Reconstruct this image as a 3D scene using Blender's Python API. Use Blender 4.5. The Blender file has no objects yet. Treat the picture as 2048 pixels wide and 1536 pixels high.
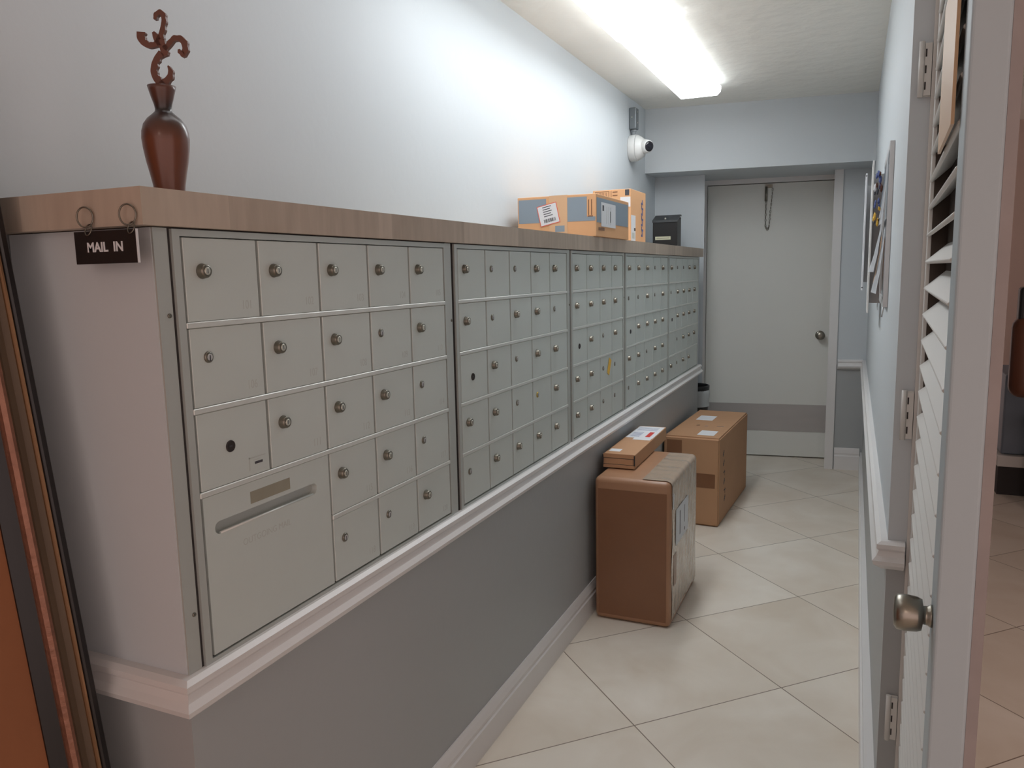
import bpy, bmesh, math, random
from mathutils import Vector, Matrix
S = bpy.context.scene
random.seed(7)
PI = math.pi
rad = math.radians

# ------------------------------------------------------------------ camera
F = 1552.4
yw, pt, rl = rad(24.039), rad(-8.126), rad(-1.167)
fwd = Vector((-math.sin(yw)*math.cos(pt), math.cos(yw)*math.cos(pt), math.sin(pt)))
ri = Vector((math.cos(yw), math.sin(yw), 0)); up = ri.cross(fwd)
R_ = ri*math.cos(rl)+up*math.sin(rl); U_ = -ri*math.sin(rl)+up*math.cos(rl)
cam = bpy.data.cameras.new('camera'); camo = bpy.data.objects.new('camera', cam); S.collection.objects.link(camo)
cam.sensor_width = 36; cam.lens = F/2048*36; cam.clip_start = .02
M = Matrix((R_, U_, -fwd)).transposed().to_4x4(); M.translation = Vector((.9813, -.8698, 1.4201))
camo.matrix_world = M
S.camera = camo
# ------------------------------------------------------------------ world, exposure
wd = bpy.data.worlds.new('world'); S.world = wd; wd.use_nodes = True
wd.node_tree.nodes['Background'].inputs[0].default_value = (1.0, .77, .72, 1)
wd.node_tree.nodes['Background'].inputs[1].default_value = .84
S.view_settings.view_transform = 'Standard'; S.view_settings.look = 'None'; S.view_settings.gamma = 1
S.view_settings.use_curve_mapping = False
S.view_settings.exposure = 0.27
TUBE = 9.2      # brightness of the fluorescent lenses in the mail hall

# ------------------------------------------------------------------ materials
def srgb(r, g, b):
    f = lambda c: (c/255/12.92) if c/255 <= .04045 else ((c/255+.055)/1.055)**2.4
    return (f(r), f(g), f(b), 1)
def new_mat(name, col, rough=.6, metal=0, spec=.5, var=0, vscale=3, bump=0, bscale=60, coat=0, emit=None, estr=0, stretch=None, alpha=1, trans=0):
    m = bpy.data.materials.new(name); m.use_nodes = True
    nt = m.node_tree; b = nt.nodes['Principled BSDF']
    b.inputs['Base Color'].default_value = col; b.inputs['Roughness'].default_value = rough
    b.inputs['Metallic'].default_value = metal; b.inputs['Specular IOR Level'].default_value = spec
    b.inputs['Coat Weight'].default_value = coat; b.inputs['Coat Roughness'].default_value = .15
    b.inputs['Alpha'].default_value = alpha; b.inputs['Transmission Weight'].default_value = trans
    if emit: b.inputs['Emission Color'].default_value = emit; b.inputs['Emission Strength'].default_value = estr
    tc = nt.nodes.new('ShaderNodeTexCoord'); src = tc.outputs['Object']
    if stretch:
        mp = nt.nodes.new('ShaderNodeMapping'); mp.inputs['Scale'].default_value = stretch
        nt.links.new(src, mp.inputs[0]); src = mp.outputs[0]
    if var:
        n = nt.nodes.new('ShaderNodeTexNoise'); n.inputs['Scale'].default_value = vscale; n.inputs['Detail'].default_value = 4
        nt.links.new(src, n.inputs['Vector'])
        mx = nt.nodes.new('ShaderNodeMix'); mx.data_type = 'RGBA'
        mx.inputs[6].default_value = tuple(c*(1-var) for c in col[:3])+(1,)
        mx.inputs[7].default_value = tuple(min(1, c*(1+var)) for c in col[:3])+(1,)
        nt.links.new(n.outputs['Fac'], mx.inputs[0]); nt.links.new(mx.outputs[2], b.inputs['Base Color'])
    if bump:
        n2 = nt.nodes.new('ShaderNodeTexNoise'); n2.inputs['Scale'].default_value = bscale; n2.inputs['Detail'].default_value = 5
        nt.links.new(src, n2.inputs['Vector'])
        bp = nt.nodes.new('ShaderNodeBump'); bp.inputs['Strength'].default_value = bump; bp.inputs['Distance'].default_value = .01
        nt.links.new(n2.outputs['Fac'], bp.inputs['Height']); nt.links.new(bp.outputs[0], b.inputs['Normal'])
    return m
m_wall = new_mat('wall_paint_light', srgb(201, 207, 211), .55, spec=.3, bump=.08, bscale=25)
m_low = new_mat('wall_paint_grey', srgb(170, 173, 174), .45, spec=.35, bump=.08, bscale=25)
m_ceil = new_mat('ceiling_plaster', srgb(240, 240, 234), .7, spec=.25, bump=1.0, bscale=9)
m_trim = new_mat('trim_white', srgb(222, 220, 219), .32, spec=.5, bump=.03, bscale=20)
m_door = new_mat('door_paint', srgb(220, 221, 216), .5, var=.02, vscale=4)
m_kick = new_mat('kick_plate', srgb(176, 172, 170), .4, metal=.25, var=.06, vscale=3, stretch=(1, 1, 8))
m_steel = new_mat('brushed_nickel', srgb(150, 145, 135), .3, metal=1, var=.1, vscale=8)
m_dark = new_mat('dark_gap', srgb(52, 48, 48), .8)
m_alu = new_mat('mailbox_paint', srgb(206, 213, 209), .42, metal=.15, var=.02, vscale=14, bump=.02, bscale=90)
m_alubar = new_mat('mailbox_bar', srgb(218, 221, 217), .34, metal=.3)
m_alu2 = new_mat('mailbox_frame', srgb(190, 194, 190), .36, metal=.3)
m_lock = new_mat('lock_collar', srgb(126, 122, 112), .3, metal=.9)
m_lockc = new_mat('lock_core', srgb(205, 202, 190), .3, metal=.7)
m_brass = new_mat('lock_brass', srgb(190, 165, 85), .3, metal=.9)
m_black = new_mat('black_plastic', srgb(28, 28, 30), .38, var=.1)
m_white = new_mat('paper_white', srgb(222, 224, 228), .6)
m_ink = new_mat('ink', srgb(70, 70, 76), .7)
m_faint = new_mat('worn_lettering', srgb(194, 198, 193), .45, metal=.15)
m_counter = None
m_card = new_mat('cardboard', srgb(184, 142, 108), .65, spec=.3, var=.09, vscale=5, bump=.06, bscale=14)
m_cardd = new_mat('cardboard_taped', srgb(164, 122, 92), .42, spec=.5, var=.12, vscale=6, bump=.12, bscale=12, coat=.15)
m_tape = new_mat('clear_tape', srgb(172, 150, 130), .2, spec=.6, var=.1, vscale=11, bump=.5, bscale=22, coat=.6)
m_browntape = new_mat('brown_tape', srgb(132, 92, 66), .28, spec=.5, var=.06, vscale=8, bump=.15, bscale=16)
m_orange = new_mat('cardboard_orange', srgb(222, 172, 128), .62, spec=.3, var=.05, vscale=7)
m_blueprint = new_mat('blue_grey_print', srgb(138, 152, 164), .6, var=.03)
m_palet = new_mat('packing_tape', srgb(218, 178, 140), .35, spec=.5)
m_red = new_mat('red_print', srgb(205, 60, 50), .5)
m_redpale = new_mat('red_label_edge', srgb(225, 110, 90), .5)
m_blue = new_mat('blue_print', srgb(80, 95, 150), .5)
m_vase = new_mat('vase_lacquer', srgb(112, 58, 36), .3, spec=.5, coat=.25)
def _vase():      # lacquer fades from copper to near black at the shoulder, copper again at the lip
    nt = m_vase.node_tree; b = nt.nodes['Principled BSDF']; tc = nt.nodes.new('ShaderNodeTexCoord'); sx = nt.nodes.new('ShaderNodeSeparateXYZ'); nt.links.new(tc.outputs['Object'], sx.inputs[0])
    n = nt.nodes.new('ShaderNodeTexNoise'); n.inputs['Scale'].default_value = 22; nt.links.new(tc.outputs['Object'], n.inputs['Vector'])
    ma = nt.nodes.new('ShaderNodeMath'); ma.operation = 'MULTIPLY_ADD'; ma.inputs[1].default_value = .03; nt.links.new(n.outputs['Fac'], ma.inputs[0]); nt.links.new(sx.outputs[2], ma.inputs[2])
    mr = nt.nodes.new('ShaderNodeMapRange'); mr.inputs['From Max'].default_value = .20; nt.links.new(ma.outputs[0], mr.inputs[0])
    cr = nt.nodes.new('ShaderNodeValToRGB'); nt.links.new(mr.outputs[0], cr.inputs[0]); e = cr.color_ramp.elements
    e[0].position = 0; e[0].color = srgb(106, 60, 42); e[1].position = 1; e[1].color = srgb(104, 62, 50)
    for p_, c_ in ((.5, (110, 62, 42)), (.66, (70, 44, 36)), (.76, (40, 32, 32)), (.88, (88, 54, 44))):
        q = e.new(p_); q.color = srgb(*c_)
    nt.links.new(cr.outputs[0], b.inputs['Base Color'])
_vase()
m_orn = new_mat('ornament_wood', srgb(104, 60, 44), .45, var=.15, vscale=25)
m_yel = new_mat('yellow_tape', srgb(232, 186, 70), .5)
m_camw = new_mat('camera_plastic', srgb(225, 226, 224), .35)
m_glass = new_mat('lens_glass', srgb(30, 30, 38), .08)
m_gmet = new_mat('grey_galvanised', srgb(128, 134, 138), .4, metal=.6, var=.05)
m_conduit = new_mat('grey_conduit', srgb(140, 146, 150), .45)
m_tan = new_mat('tan_board', srgb(206, 168, 128), .4, var=.06, vscale=4)
m_louv = new_mat('louver_paint', srgb(214, 212, 208), .4)
m_edge = new_mat('door_edge_paint', srgb(176, 188, 194), .5, var=.02)
m_pinkstrip = new_mat('worn_wood_strip', srgb(156, 146, 144), .6, var=.15, vscale=18)
m_fblack = new_mat('frame_black', srgb(22, 18, 18), .3, var=.2)
m_fcop = new_mat('frame_copper_bead', srgb(140, 98, 80), .35, metal=.55, var=.35, vscale=60, bump=.2, bscale=90)
m_folive = new_mat('frame_olive_brown', srgb(96, 78, 60), .5, metal=.15, var=.25, vscale=12, stretch=(1, 1, .2))
m_fgold = new_mat('frame_gold_line', srgb(176, 138, 104), .28, metal=.8)
m_art = new_mat('orange_brown_canvas', srgb(150, 94, 60), .7, var=.2, vscale=3.5)
m_bin = new_mat('bin_black', srgb(30, 30, 32), .4)
m_liner = new_mat('bin_liner', srgb(200, 205, 206), .25, alpha=.8)
m_leather = new_mat('brown_leather', srgb(92, 52, 34), .35, var=.15)
m_bluegrey = new_mat('blue_grey_metal', srgb(120, 132, 146), .5, var=.15, vscale=9)
m_bezel = new_mat('pewter', srgb(196, 196, 196), .4, metal=.3)
m_label = new_mat('aged_adhesive', srgb(150, 146, 130), .6, var=.08, vscale=30)
m_ivory = new_mat('ivory_label', srgb(206, 206, 178), .5)
m_lens = new_mat('lit_diffuser', (1, 1, 1, 1), .4, emit=(.93, .97, 1, 1), estr=TUBE)
m_lenss = new_mat('lit_diffuser_side', (1, 1, 1, 1), .4, emit=(.93, .97, 1, 1), estr=TUBE*.42)
m_lensd = new_mat('lit_diffuser_end', (1, 1, 1, 1), .4, emit=(.93, .97, 1, 1), estr=TUBE*.9)
m_warm = new_mat('lit_fill_diffuser', (1, 1, 1, 1), .4, emit=(1, .78, .70, 1), estr=9)  # glow of an added fill lamp

def mat_counter():
    m = bpy.data.materials.new('wood_look_tile'); m.use_nodes = True; nt = m.node_tree; b = nt.nodes['Principled BSDF']
    tc = nt.nodes.new('ShaderNodeTexCoord')
    mp = nt.nodes.new('ShaderNodeMapping'); mp.inputs['Scale'].default_value = (14, 14, 2.2)
    nt.links.new(tc.outputs['Object'], mp.inputs[0])
    n = nt.nodes.new('ShaderNodeTexNoise'); n.inputs['Scale'].default_value = 3; n.inputs['Detail'].default_value = 5
    nt.links.new(mp.outputs[0], n.inputs['Vector'])
    mp2 = nt.nodes.new('ShaderNodeMapping'); mp2.inputs['Scale'].default_value = (5, 5, .01)
    nt.links.new(tc.outputs['Object'], mp2.inputs[0])
    v = nt.nodes.new('ShaderNodeTexVoronoi'); v.inputs['Scale'].default_value = 1.0
    nt.links.new(mp2.outputs[0], v.inputs['Vector'])
    sep = nt.nodes.new('ShaderNodeSeparateColor'); nt.links.new(v.outputs['Color'], sep.inputs[0])
    mul = nt.nodes.new('ShaderNodeMath'); mul.operation = 'MULTIPLY_ADD'; mul.inputs[1].default_value = .55; 
    nt.links.new(sep.outputs[0], mul.inputs[0])
    mu2 = nt.nodes.new('ShaderNodeMath'); mu2.operation = 'MULTIPLY'; mu2.inputs[1].default_value = .6
    nt.links.new(n.outputs['Fac'], mu2.inputs[0]); nt.links.new(mu2.outputs[0], mul.inputs[2])
    cr = nt.nodes.new('ShaderNodeValToRGB'); e = cr.color_ramp.elements
    e[0].position = .2; e[0].color = srgb(158, 143, 128); e[1].position = .85; e[1].color = srgb(196, 180, 164)
    nt.links.new(mul.outputs[0], cr.inputs[0]); nt.links.new(cr.outputs[0], b.inputs['Base Color'])
    b.inputs['Roughness'].default_value = .5
    return m
m_counter = mat_counter()

def mat_floor():
    m = bpy.data.materials.new('beige_diagonal_tiles'); m.use_nodes = True; nt = m.node_tree; b = nt.nodes['Principled BSDF']
    N = nt.nodes.new; L = nt.links.new
    tc = N('ShaderNodeTexCoord'); sx = N('ShaderNodeSeparateXYZ'); L(tc.outputs['Object'], sx.inputs[0])
    def mth(op, a, bb=None, c=None):
        q = N('ShaderNodeMath'); q.operation = op
        for i, z in enumerate((a, bb, c)):
            if z is None: continue
            if isinstance(z, (int, float)): q.inputs[i].default_value = z
            else: L(z, q.inputs[i])
        return q.outputs[0]
    A = .4045
    dx = mth('SUBTRACT', sx.outputs[0], .3885); dy = mth('SUBTRACT', sx.outputs[1], 1.352)
    s = mth('DIVIDE', mth('ADD', dx, dy), 2*A); t = mth('DIVIDE', mth('SUBTRACT', dx, dy), 2*A)
    ds = mth('ABSOLUTE', mth('SUBTRACT', s, mth('ROUND', s))); dt = mth('ABSOLUTE', mth('SUBTRACT', t, mth('ROUND', t)))
    g = mth('MINIMUM', ds, dt)
    line = mth('LESS_THAN', g, .0034)
    cell = N('ShaderNodeCombineXYZ'); L(mth('FLOOR', s), cell.inputs[0]); L(mth('FLOOR', t), cell.inputs[1])
    wn = N('ShaderNodeTexWhiteNoise'); wn.noise_dimensions = '3D'; L(cell.outputs[0], wn.inputs['Vector'])
    n = N('ShaderNodeTexNoise'); n.inputs['Scale'].default_value = 3.2; n.inputs['Detail'].default_value = 6; n.inputs['Distortion'].default_value = .6
    ad = N('ShaderNodeVectorMath'); ad.operation = 'MULTIPLY_ADD'; L(wn.outputs['Color'], ad.inputs[0]); ad.inputs[1].default_value = (7, 7, 7); L(tc.outputs['Object'], ad.inputs[2])
    L(ad.outputs[0], n.inputs['Vector'])
    v = mth('ADD', mth('MULTIPLY', n.outputs['Fac'], .9), mth('MULTIPLY', wn.outputs['Value'], .12))
    cr = N('ShaderNodeValToRGB'); e = cr.color_ramp.elements
    e[0].position = .3; e[0].color = srgb(214, 202, 186); e[1].position = .75; e[1].color = srgb(234, 227, 216)
    L(v, cr.inputs[0])
    mx = N('ShaderNodeMix'); mx.data_type = 'RGBA'; L(line, mx.inputs[0]); L(cr.outputs[0], mx.inputs[6]); mx.inputs[7].default_value = srgb(132, 118, 104)
    L(mx.outputs[2], b.inputs['Base Color']); b.inputs['Roughness'].default_value = .3; b.inputs['Specular IOR Level'].default_value = .4
    bp = N('ShaderNodeBump'); bp.inputs['Strength'].default_value = .25; bp.inputs['Distance'].default_value = .003
    L(mth('SUBTRACT', 1, line), bp.inputs['Height']); L(bp.outputs[0], b.inputs['Normal'])
    return m
m_floor = mat_floor()

# ------------------------------------------------------------------ helpers
C = S.collection
def BM(): return bmesh.new()
def box(bm, x0, x1, y0, y1, z0, z1, mi=0, bev=0, seg=2):
    a = bmesh.new()
    r = bmesh.ops.create_cube(a, size=1)
    for v in a.verts: v.co = Vector(((x0+x1)/2+v.co.x*(x1-x0), (y0+y1)/2+v.co.y*(y1-y0), (z0+z1)/2+v.co.z*(z1-z0)))
    if bev: bmesh.ops.bevel(a, geom=a.edges[:], offset=bev, segments=seg, affect='EDGES', profile=.5)
    join(bm, a, mi)
def join(bm, a, mi=None, mat=None):
    mp = {}
    for v in a.verts: mp[v] = bm.verts.new(mat @ v.co if mat else v.co)
    for f in a.faces:
        try:
            g = bm.faces.new([mp[v] for v in f.verts]); g.smooth = f.smooth; g.material_index = f.material_index if mi is None else mi
        except ValueError: pass
    a.free()
def prism(bm, pts, z0, z1, mi=0):      # polygon in xy, extruded in z
    lo = [bm.verts.new((p[0], p[1], z0)) for p in pts]; hi = [bm.verts.new((p[0], p[1], z1)) for p in pts]
    n = len(pts); fs = [bm.faces.new(lo[::-1]), bm.faces.new(hi)]
    for i in range(n): fs.append(bm.faces.new((lo[i], lo[(i+1) % n], hi[(i+1) % n], hi[i])))
    for f in fs: f.material_index = mi
def sweep(bm, prof, path, mi=0):       # profile [(out, z)] swept along xy path; out = towards right-hand normal
    rings = []
    n = len(path)
    for i, p in enumerate(path):
        p = Vector(p[:2])
        d0 = (p-Vector(path[i-1][:2])).normalized() if i else None
        d1 = (Vector(path[i+1][:2])-p).normalized() if i < n-1 else None
        if d0 is None: d0 = d1
        if d1 is None: d1 = d0
        n0 = Vector((d0.y, -d0.x)); n1 = Vector((d1.y, -d1.x)); nn = (n0+n1).normalized(); k = 1/max(.2, nn.dot(n0))
        rings.append([bm.verts.new((p.x+nn.x*o*k, p.y+nn.y*o*k, z)) for o, z in prof])
    for a, b in zip(rings, rings[1:]):
        for j in range(len(prof)-1):
            f = bm.faces.new((a[j], b[j], b[j+1], a[j+1])); f.material_index = mi; f.smooth = False
        f = bm.faces.new((a[-1], b[-1], b[0], a[0])); f.material_index = mi
    bm.faces.new(rings[0]); bm.faces.new(rings[-1][::-1])
def lathe(bm, prof, c, axis='z', seg=32, mi=0, mat=None, capm=None):
    a = bmesh.new(); rings = []
    for r, h in prof:
        rings.append([a.verts.new((max(r, 1e-5)*math.cos(2*PI*k/seg), max(r, 1e-5)*math.sin(2*PI*k/seg), h)) for k in range(seg)])
    for p, q in zip(rings, rings[1:]):
        for k in range(seg):
            f = a.faces.new((p[k], p[(k+1) % seg], q[(k+1) % seg], q[k])); f.smooth = True; f.material_index = mi
    f = a.faces.new(rings[0][::-1]); f.material_index = mi
    f = a.faces.new(rings[-1]); f.material_index = mi if capm is None else capm
    if mat is None:
        mat = {'z': Matrix(), 'x': Matrix.Rotation(PI/2, 4, 'Y'), '-x': Matrix.Rotation(-PI/2, 4, 'Y'), '-y': Matrix.Rotation(PI/2, 4, 'X'), 'y': Matrix.Rotation(-PI/2, 4, 'X')}[axis]
    join(bm, a, None, Matrix.Translation(Vector(c)) @ mat)
def tube(bm, pts, r, seg=8, mi=0, closed=False):
    pts = [Vector(p) for p in pts]; n = len(pts); rings = []
    for i, p in enumerate(pts):
        if closed: d = (pts[(i+1) % n]-pts[i-1]).normalized()
        else: d = (pts[min(i+1, n-1)]-pts[max(i-1, 0)]).normalized()
        u = d.orthogonal().normalized() if i == 0 else (u-d*u.dot(d)).normalized()
        w = d.cross(u)
        rings.append([bm.verts.new(p+(u*math.cos(2*PI*k/seg)+w*math.sin(2*PI*k/seg))*r) for k in range(seg)])
    pr = list(zip(rings, rings[1:]))+([(rings[-1], rings[0])] if closed else [])
    for a, b in pr:
        for k in range(seg):
            f = bm.faces.new((a[k], a[(k+1) % seg], b[(k+1) % seg], b[k])); f.smooth = True; f.material_index = mi
    if not closed: bm.faces.new(rings[0][::-1]); bm.faces.new(rings[-1])
def obj(name, bm, mats, parent=None, label=None, world=True, smooth=False):
    me = bpy.data.meshes.new(name)
    if parent is not None and world: bmesh.ops.translate(bm, verts=bm.verts, vec=-root_loc(parent))
    bmesh.ops.recalc_face_normals(bm, faces=bm.faces)
    bm.to_mesh(me); bm.free()
    for m in (mats if isinstance(mats, (list, tuple)) else [mats]): me.materials.append(m)
    o = bpy.data.objects.new(name, me); C.objects.link(o)
    if parent is not None: o.parent = parent
    if label: o['label'] = label
    return o
def root_loc(p):
    v = Vector((0, 0, 0))
    while p is not None: v += p.location; p = p.parent
    return v
def thing(name, label, cat, loc=(0, 0, 0), rotz=0, group=None):
    o = bpy.data.objects.new(name, None); C.objects.link(o); o.location = loc; o.rotation_euler = (0, 0, rotz)
    o.empty_display_size = .05
    return tag(o, label, cat, group)
def tag(o, label, cat, group=None):
    o['label'] = label; o['category'] = cat
    if group: o['group'] = group
    return o
def struct(name, bm, mats, label=None):
    o = obj(name, bm, mats); o['kind'] = 'structure'
    if label: o['label'] = label
    return o
def text_bm(txt, size, depth=.0004, font_sx=1.0, bold=0):
    cu = bpy.data.curves.new('t', 'FONT'); cu.body = txt; cu.size = size; cu.extrude = depth; cu.align_x = 'CENTER'; cu.align_y = 'CENTER'; cu.offset = bold
    o = bpy.data.objects.new('t', cu); C.objects.link(o)
    bpy.context.view_layer.update()
    me = bpy.data.meshes.new_from_object(o.evaluated_get(bpy.context.evaluated_depsgraph_get()))
    a = bmesh.new(); a.from_mesh(me); bpy.data.objects.remove(o); bpy.data.curves.remove(cu); bpy.data.meshes.remove(me)
    for v in a.verts: v.co.x *= font_sx
    return a
FACE_X = Matrix(((0, 0, 1, 0), (1, 0, 0, 0), (0, 1, 0, 0), (0, 0, 0, 1)))       # text facing +x, reading towards +y
FACE_NY = Matrix(((1, 0, 0, 0), (0, 0, -1, 0), (0, 1, 0, 0), (0, 0, 0, 1)))      # text facing -y, reading towards +x

# ------------------------------------------------------------------ setting
LW = lambda y: -.336-.0060*y          # left wall face
RW = lambda y: 1.068-.0055*(y-1.1)    # right wall face
ZC = 2.48
bm = BM(); box(bm, -1.0, 4.2, -4.2, 7.2, -.1, 0); struct('floor', bm, m_floor, 'beige diagonal floor tiles')
bm = BM(); box(bm, -1.0, 4.2, -4.2, 7.2, ZC, ZC+.1); struct('ceiling', bm, m_ceil)
bm = BM(); prism(bm, [(LW(-4), -4), (LW(5.4), 5.4), (-.6, 5.4), (-.6, -4)], 0, ZC); struct('wall_left', bm, m_wall)
# half-height wall holding the mailboxes: front face x=0, top below ledge
bm = BM()
def lowbox(x0, x1, y0, y1):
    box(bm, x0, x1, y0, y1, 0, .755, 1); box(bm, x0, x1, y0, y1, .755, 1.5, 0)
box(bm, -.325, 0, 0, 4.456, 0, .755, 1)
box(bm, -.325, 0, 0, .022, .755, 1.50, 0)          # end panel
box(bm, -.325, -.20, .022, 4.43, .755, 1.50, 0)    # back
box(bm, -.325, 0, 4.40, 4.456, .755, 1.50, 0)
struct('wall_inner', bm, [m_wall, m_low])
# right wall (two tones), its near end at y=1.1
bm = BM()
prism(bm, [(RW(1.1), 1.1), (1.19, 1.1), (1.19, 5.3), (RW(4.95), 5.3), (RW(4.95), 4.97)], 0, .745, 1)
prism(bm, [(RW(1.1), 1.1), (1.19, 1.1), (1.19, 5.3), (RW(4.95), 5.3), (RW(4.95), 4.97)], .745, ZC, 0)
struct('wall_right', bm, [m_wall, m_low])
# back: soffit, pier, wall piece right of the door, wall around the door
SK = .128
sk = lambda y0, x: y0+SK*x
bm = BM(); prism(bm, [(-.42, sk(4.456, -.42)), (1.075, sk(4.456, 1.075)), (1.075, 5.4), (-.42, 5.4)], 2.066, ZC); struct('wall_soffit', bm, m_wall)
bm = BM(); prism(bm, [(-.40, 4.70), (-.020, 4.725), (-.095, 5.12), (-.40, 5.12)], 0, 2.066); struct('wall_pier', bm, m_wall)
bm = BM()
prism(bm, [(.862, sk(4.84, .862)), (1.06, sk(4.84, 1.06)), (1.06, 5.3), (.862, 5.3)], 0, .745, 1)
prism(bm, [(.862, sk(4.84, .862)), (1.06, sk(4.84, 1.06)), (1.06, 5.3), (.862, 5.3)], .745, 2.066, 0)
box(bm, -.42, 1.06, 5.31, 5.4, 0, 2.066, 0)
struct('wall_back', bm, [m_wall, m_low])
# far side room seen past the louvered door
bm = BM(); box(bm, 1.19, 4.1, 6.2, 6.3, 0, ZC); struct('wall_far', bm, new_mat('cream_pink_paint', srgb(214, 190, 180), .7, bump=.1, bscale=30))
bm = BM(); box(bm, 4.1, 4.2, -.5, 6.3, 0, ZC); struct('wall_side', bm, m_wall)

# baseboards and chair rails
bprof = lambda t, h: [(0, 0), (t, 0), (t, h*.62), (t*.72, h*.66), (t*.72, h*.72), (t*.82, h*.76), (t*.55, h*.90), (t*.25, h), (0, h)]
rprof = lambda z: [(0, z-.035), (.008, z-.035), (.012, z-.028), (.020, z-.020), (.029, z-.004), (.030, z+.004), (.024, z+.010), (.019, z+.014), (.019, z+.021), (.010, z+.029), (0, z+.031)]
rprof2 = lambda z: [(0, z-.034), (.012, z-.032), (.030, z-.018), (.033, z-.008), (.024, z+.002), (.019, z+.014), (.024, z+.020), (.024, z+.030), (.014, z+.036), (0, z+.036)]
bm = BM(); sweep(bm, bprof(.016, .13), [(-.325, -.0), (0.0, -.0), (0.0, 4.456)]); struct('baseboard_left', bm, m_trim)
bm = BM(); sweep(bm, rprof2(.742), [(-.325, 0), (0, 0), (0, 4.465)]); struct('trim_1', bm, m_trim, 'white chair rail under the mailboxes')
bm = BM()
prism(bm, [(1.036, 1.085), (1.19, 1.085), (1.19, 1.099), (RW(1.1)-.0002, 1.099), (RW(4.95), 4.96), (1.030, 4.96)], 0, .10)
prism(bm, [(1.042, 1.088), (1.19, 1.088), (1.19, 1.099), (RW(1.1)-.0002, 1.099), (RW(4.95), 4.96), (1.035, 4.96)], .10, .13)
struct('baseboard_right', bm, m_trim)
bm = BM(); sweep(bm, rprof2(.742), [(RW(4.95), 4.962), (RW(1.1), 1.1), (1.104, 1.1)]); struct('trim_2', bm, m_trim, 'white chair rail on the right wall')
bm = BM(); sweep(bm, bprof(.016, .155), [(.868, sk(4.84, .868)), (1.03, sk(4.84, 1.03))]); struct('baseboard_back', bm, m_trim)
bm = BM(); sweep(bm, rprof2(.745), [(.868, sk(4.84, .868)), (1.028, sk(4.84, 1.028))]); struct('trim_3', bm, m_trim)
# door casing at the back
bm = BM()
prism(bm, [(.806, sk(4.828, .806)), (.862, sk(4.828, .862)), (.862, 5.3), (.806, 5.3)], 0, 2.066)
prism(bm, [(.81, sk(5.12, .81)), (-.13, sk(5.12, -.13)), (-.13, 5.3), (.81, 5.3)], 2.032, 2.066)
prism(bm, [(-.072, sk(5.125, -.072)), (-.105, sk(5.125, -.105)), (-.105, 5.3), (-.072, 5.3)], 0, 2.04)
struct('trim_4', bm, m_trim, 'white casing around the back door')
# dark strip added as shade behind the louvers, then the hinge jamb
bm = BM(); box(bm, 1.117, 1.19, 1.0965, 1.0995, 0, ZC); struct('trim_6', bm, new_mat('gap_shade_brown', srgb(46, 38, 34), .75, var=.1), 'dark brown strip added as shade behind the louvers')
bm = BM(); box(bm, 1.1075, 1.116, 1.088, 1.0995, 0, ZC); struct('trim_5', bm, m_louv, 'white jamb strip behind the louvered door')

# ------------------------------------------------------------------ back door
ang = math.atan(SK)
dr = obj('door_1', BM(), m_door); bpy.data.objects.remove(dr)
bm = BM(); box(bm, 0, .876, 0, .04, .008, 2.028, bev=.002)
dr = obj('door_1', bm, m_door); dr.location = (-.069, sk(5.14, -.069), 0); dr.rotation_euler = (0, 0, ang); dr['kind'] = 'structure'; dr['label'] = 'plain white flush door at the end of the hall'
bm = BM(); box(bm, .004, .872, -.003, -.0002, .20, .405); obj('kick_plate', bm, m_kick, dr, 'grey metal kick plate across the door foot', world=False)
bm = BM()
lathe(bm, [(.033, 0), (.033, .006), (.026, .010), (.011, .014), (.011, .032), (.020, .036), (.029, .046), (.030, .056), (.024, .064), (.010, .067)], (.812, 0, .925), '-y', 28)
obj('door_knob', bm, m_steel, dr, 'round brushed nickel knob', world=False)
bm = BM()
tube(bm, [(.412, -.012, 2.005), (.412, -.014, 1.90)], .009, 10)
box(bm, .405, .455, -.01, -.0002, 1.995, 2.02)
n = 46
pts = []
for i in range(n+1):
    t = i/n
    x = .412+.045*t; z = 1.90-.20*math.sin(PI*t)**.55 if t < .5 else 2.0-(.30*math.sin(PI*t)**.55)
    pts.append((x, -.012, z))
pts = [(.412, -.012, 1.905-.02*i) for i in range(10)]+[(.416, -.012, 1.712), (.424, -.012, 1.702), (.432, -.012, 1.708)]+[(.436+.002*i, -.012, 1.722+.026*i) for i in range(11)]
for i, p in enumerate(pts):
    q = pts[min(i+1, len(pts)-1)]
    L_ = []
    for k in range(10):
        a = 2*PI*k/10; dx = .0045*math.cos(a); dz = .011*math.sin(a)
        L_.append((p[0]+(dx if i % 2 else dx*.35), p[1]+(0 if i % 2 else dx), p[2]+dz))
    tube(bm, L_, .0016, 5, closed=True)
obj('hanging_chain', bm, m_lock, dr, 'dark chain and grip hanging at the door top', world=False)

# ------------------------------------------------------------------ ledge
bm = BM()
prism(bm, [(.020, -.029), (.020, 4.49), (LW(4.49)+.001, 4.49), (LW(-.029)+.001, -.029)], 1.5015, 1.5568)
ld = obj('ledge', bm, m_counter); tag(ld, 'wood-look tiled ledge running above the mailboxes', 'ledge')

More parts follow.
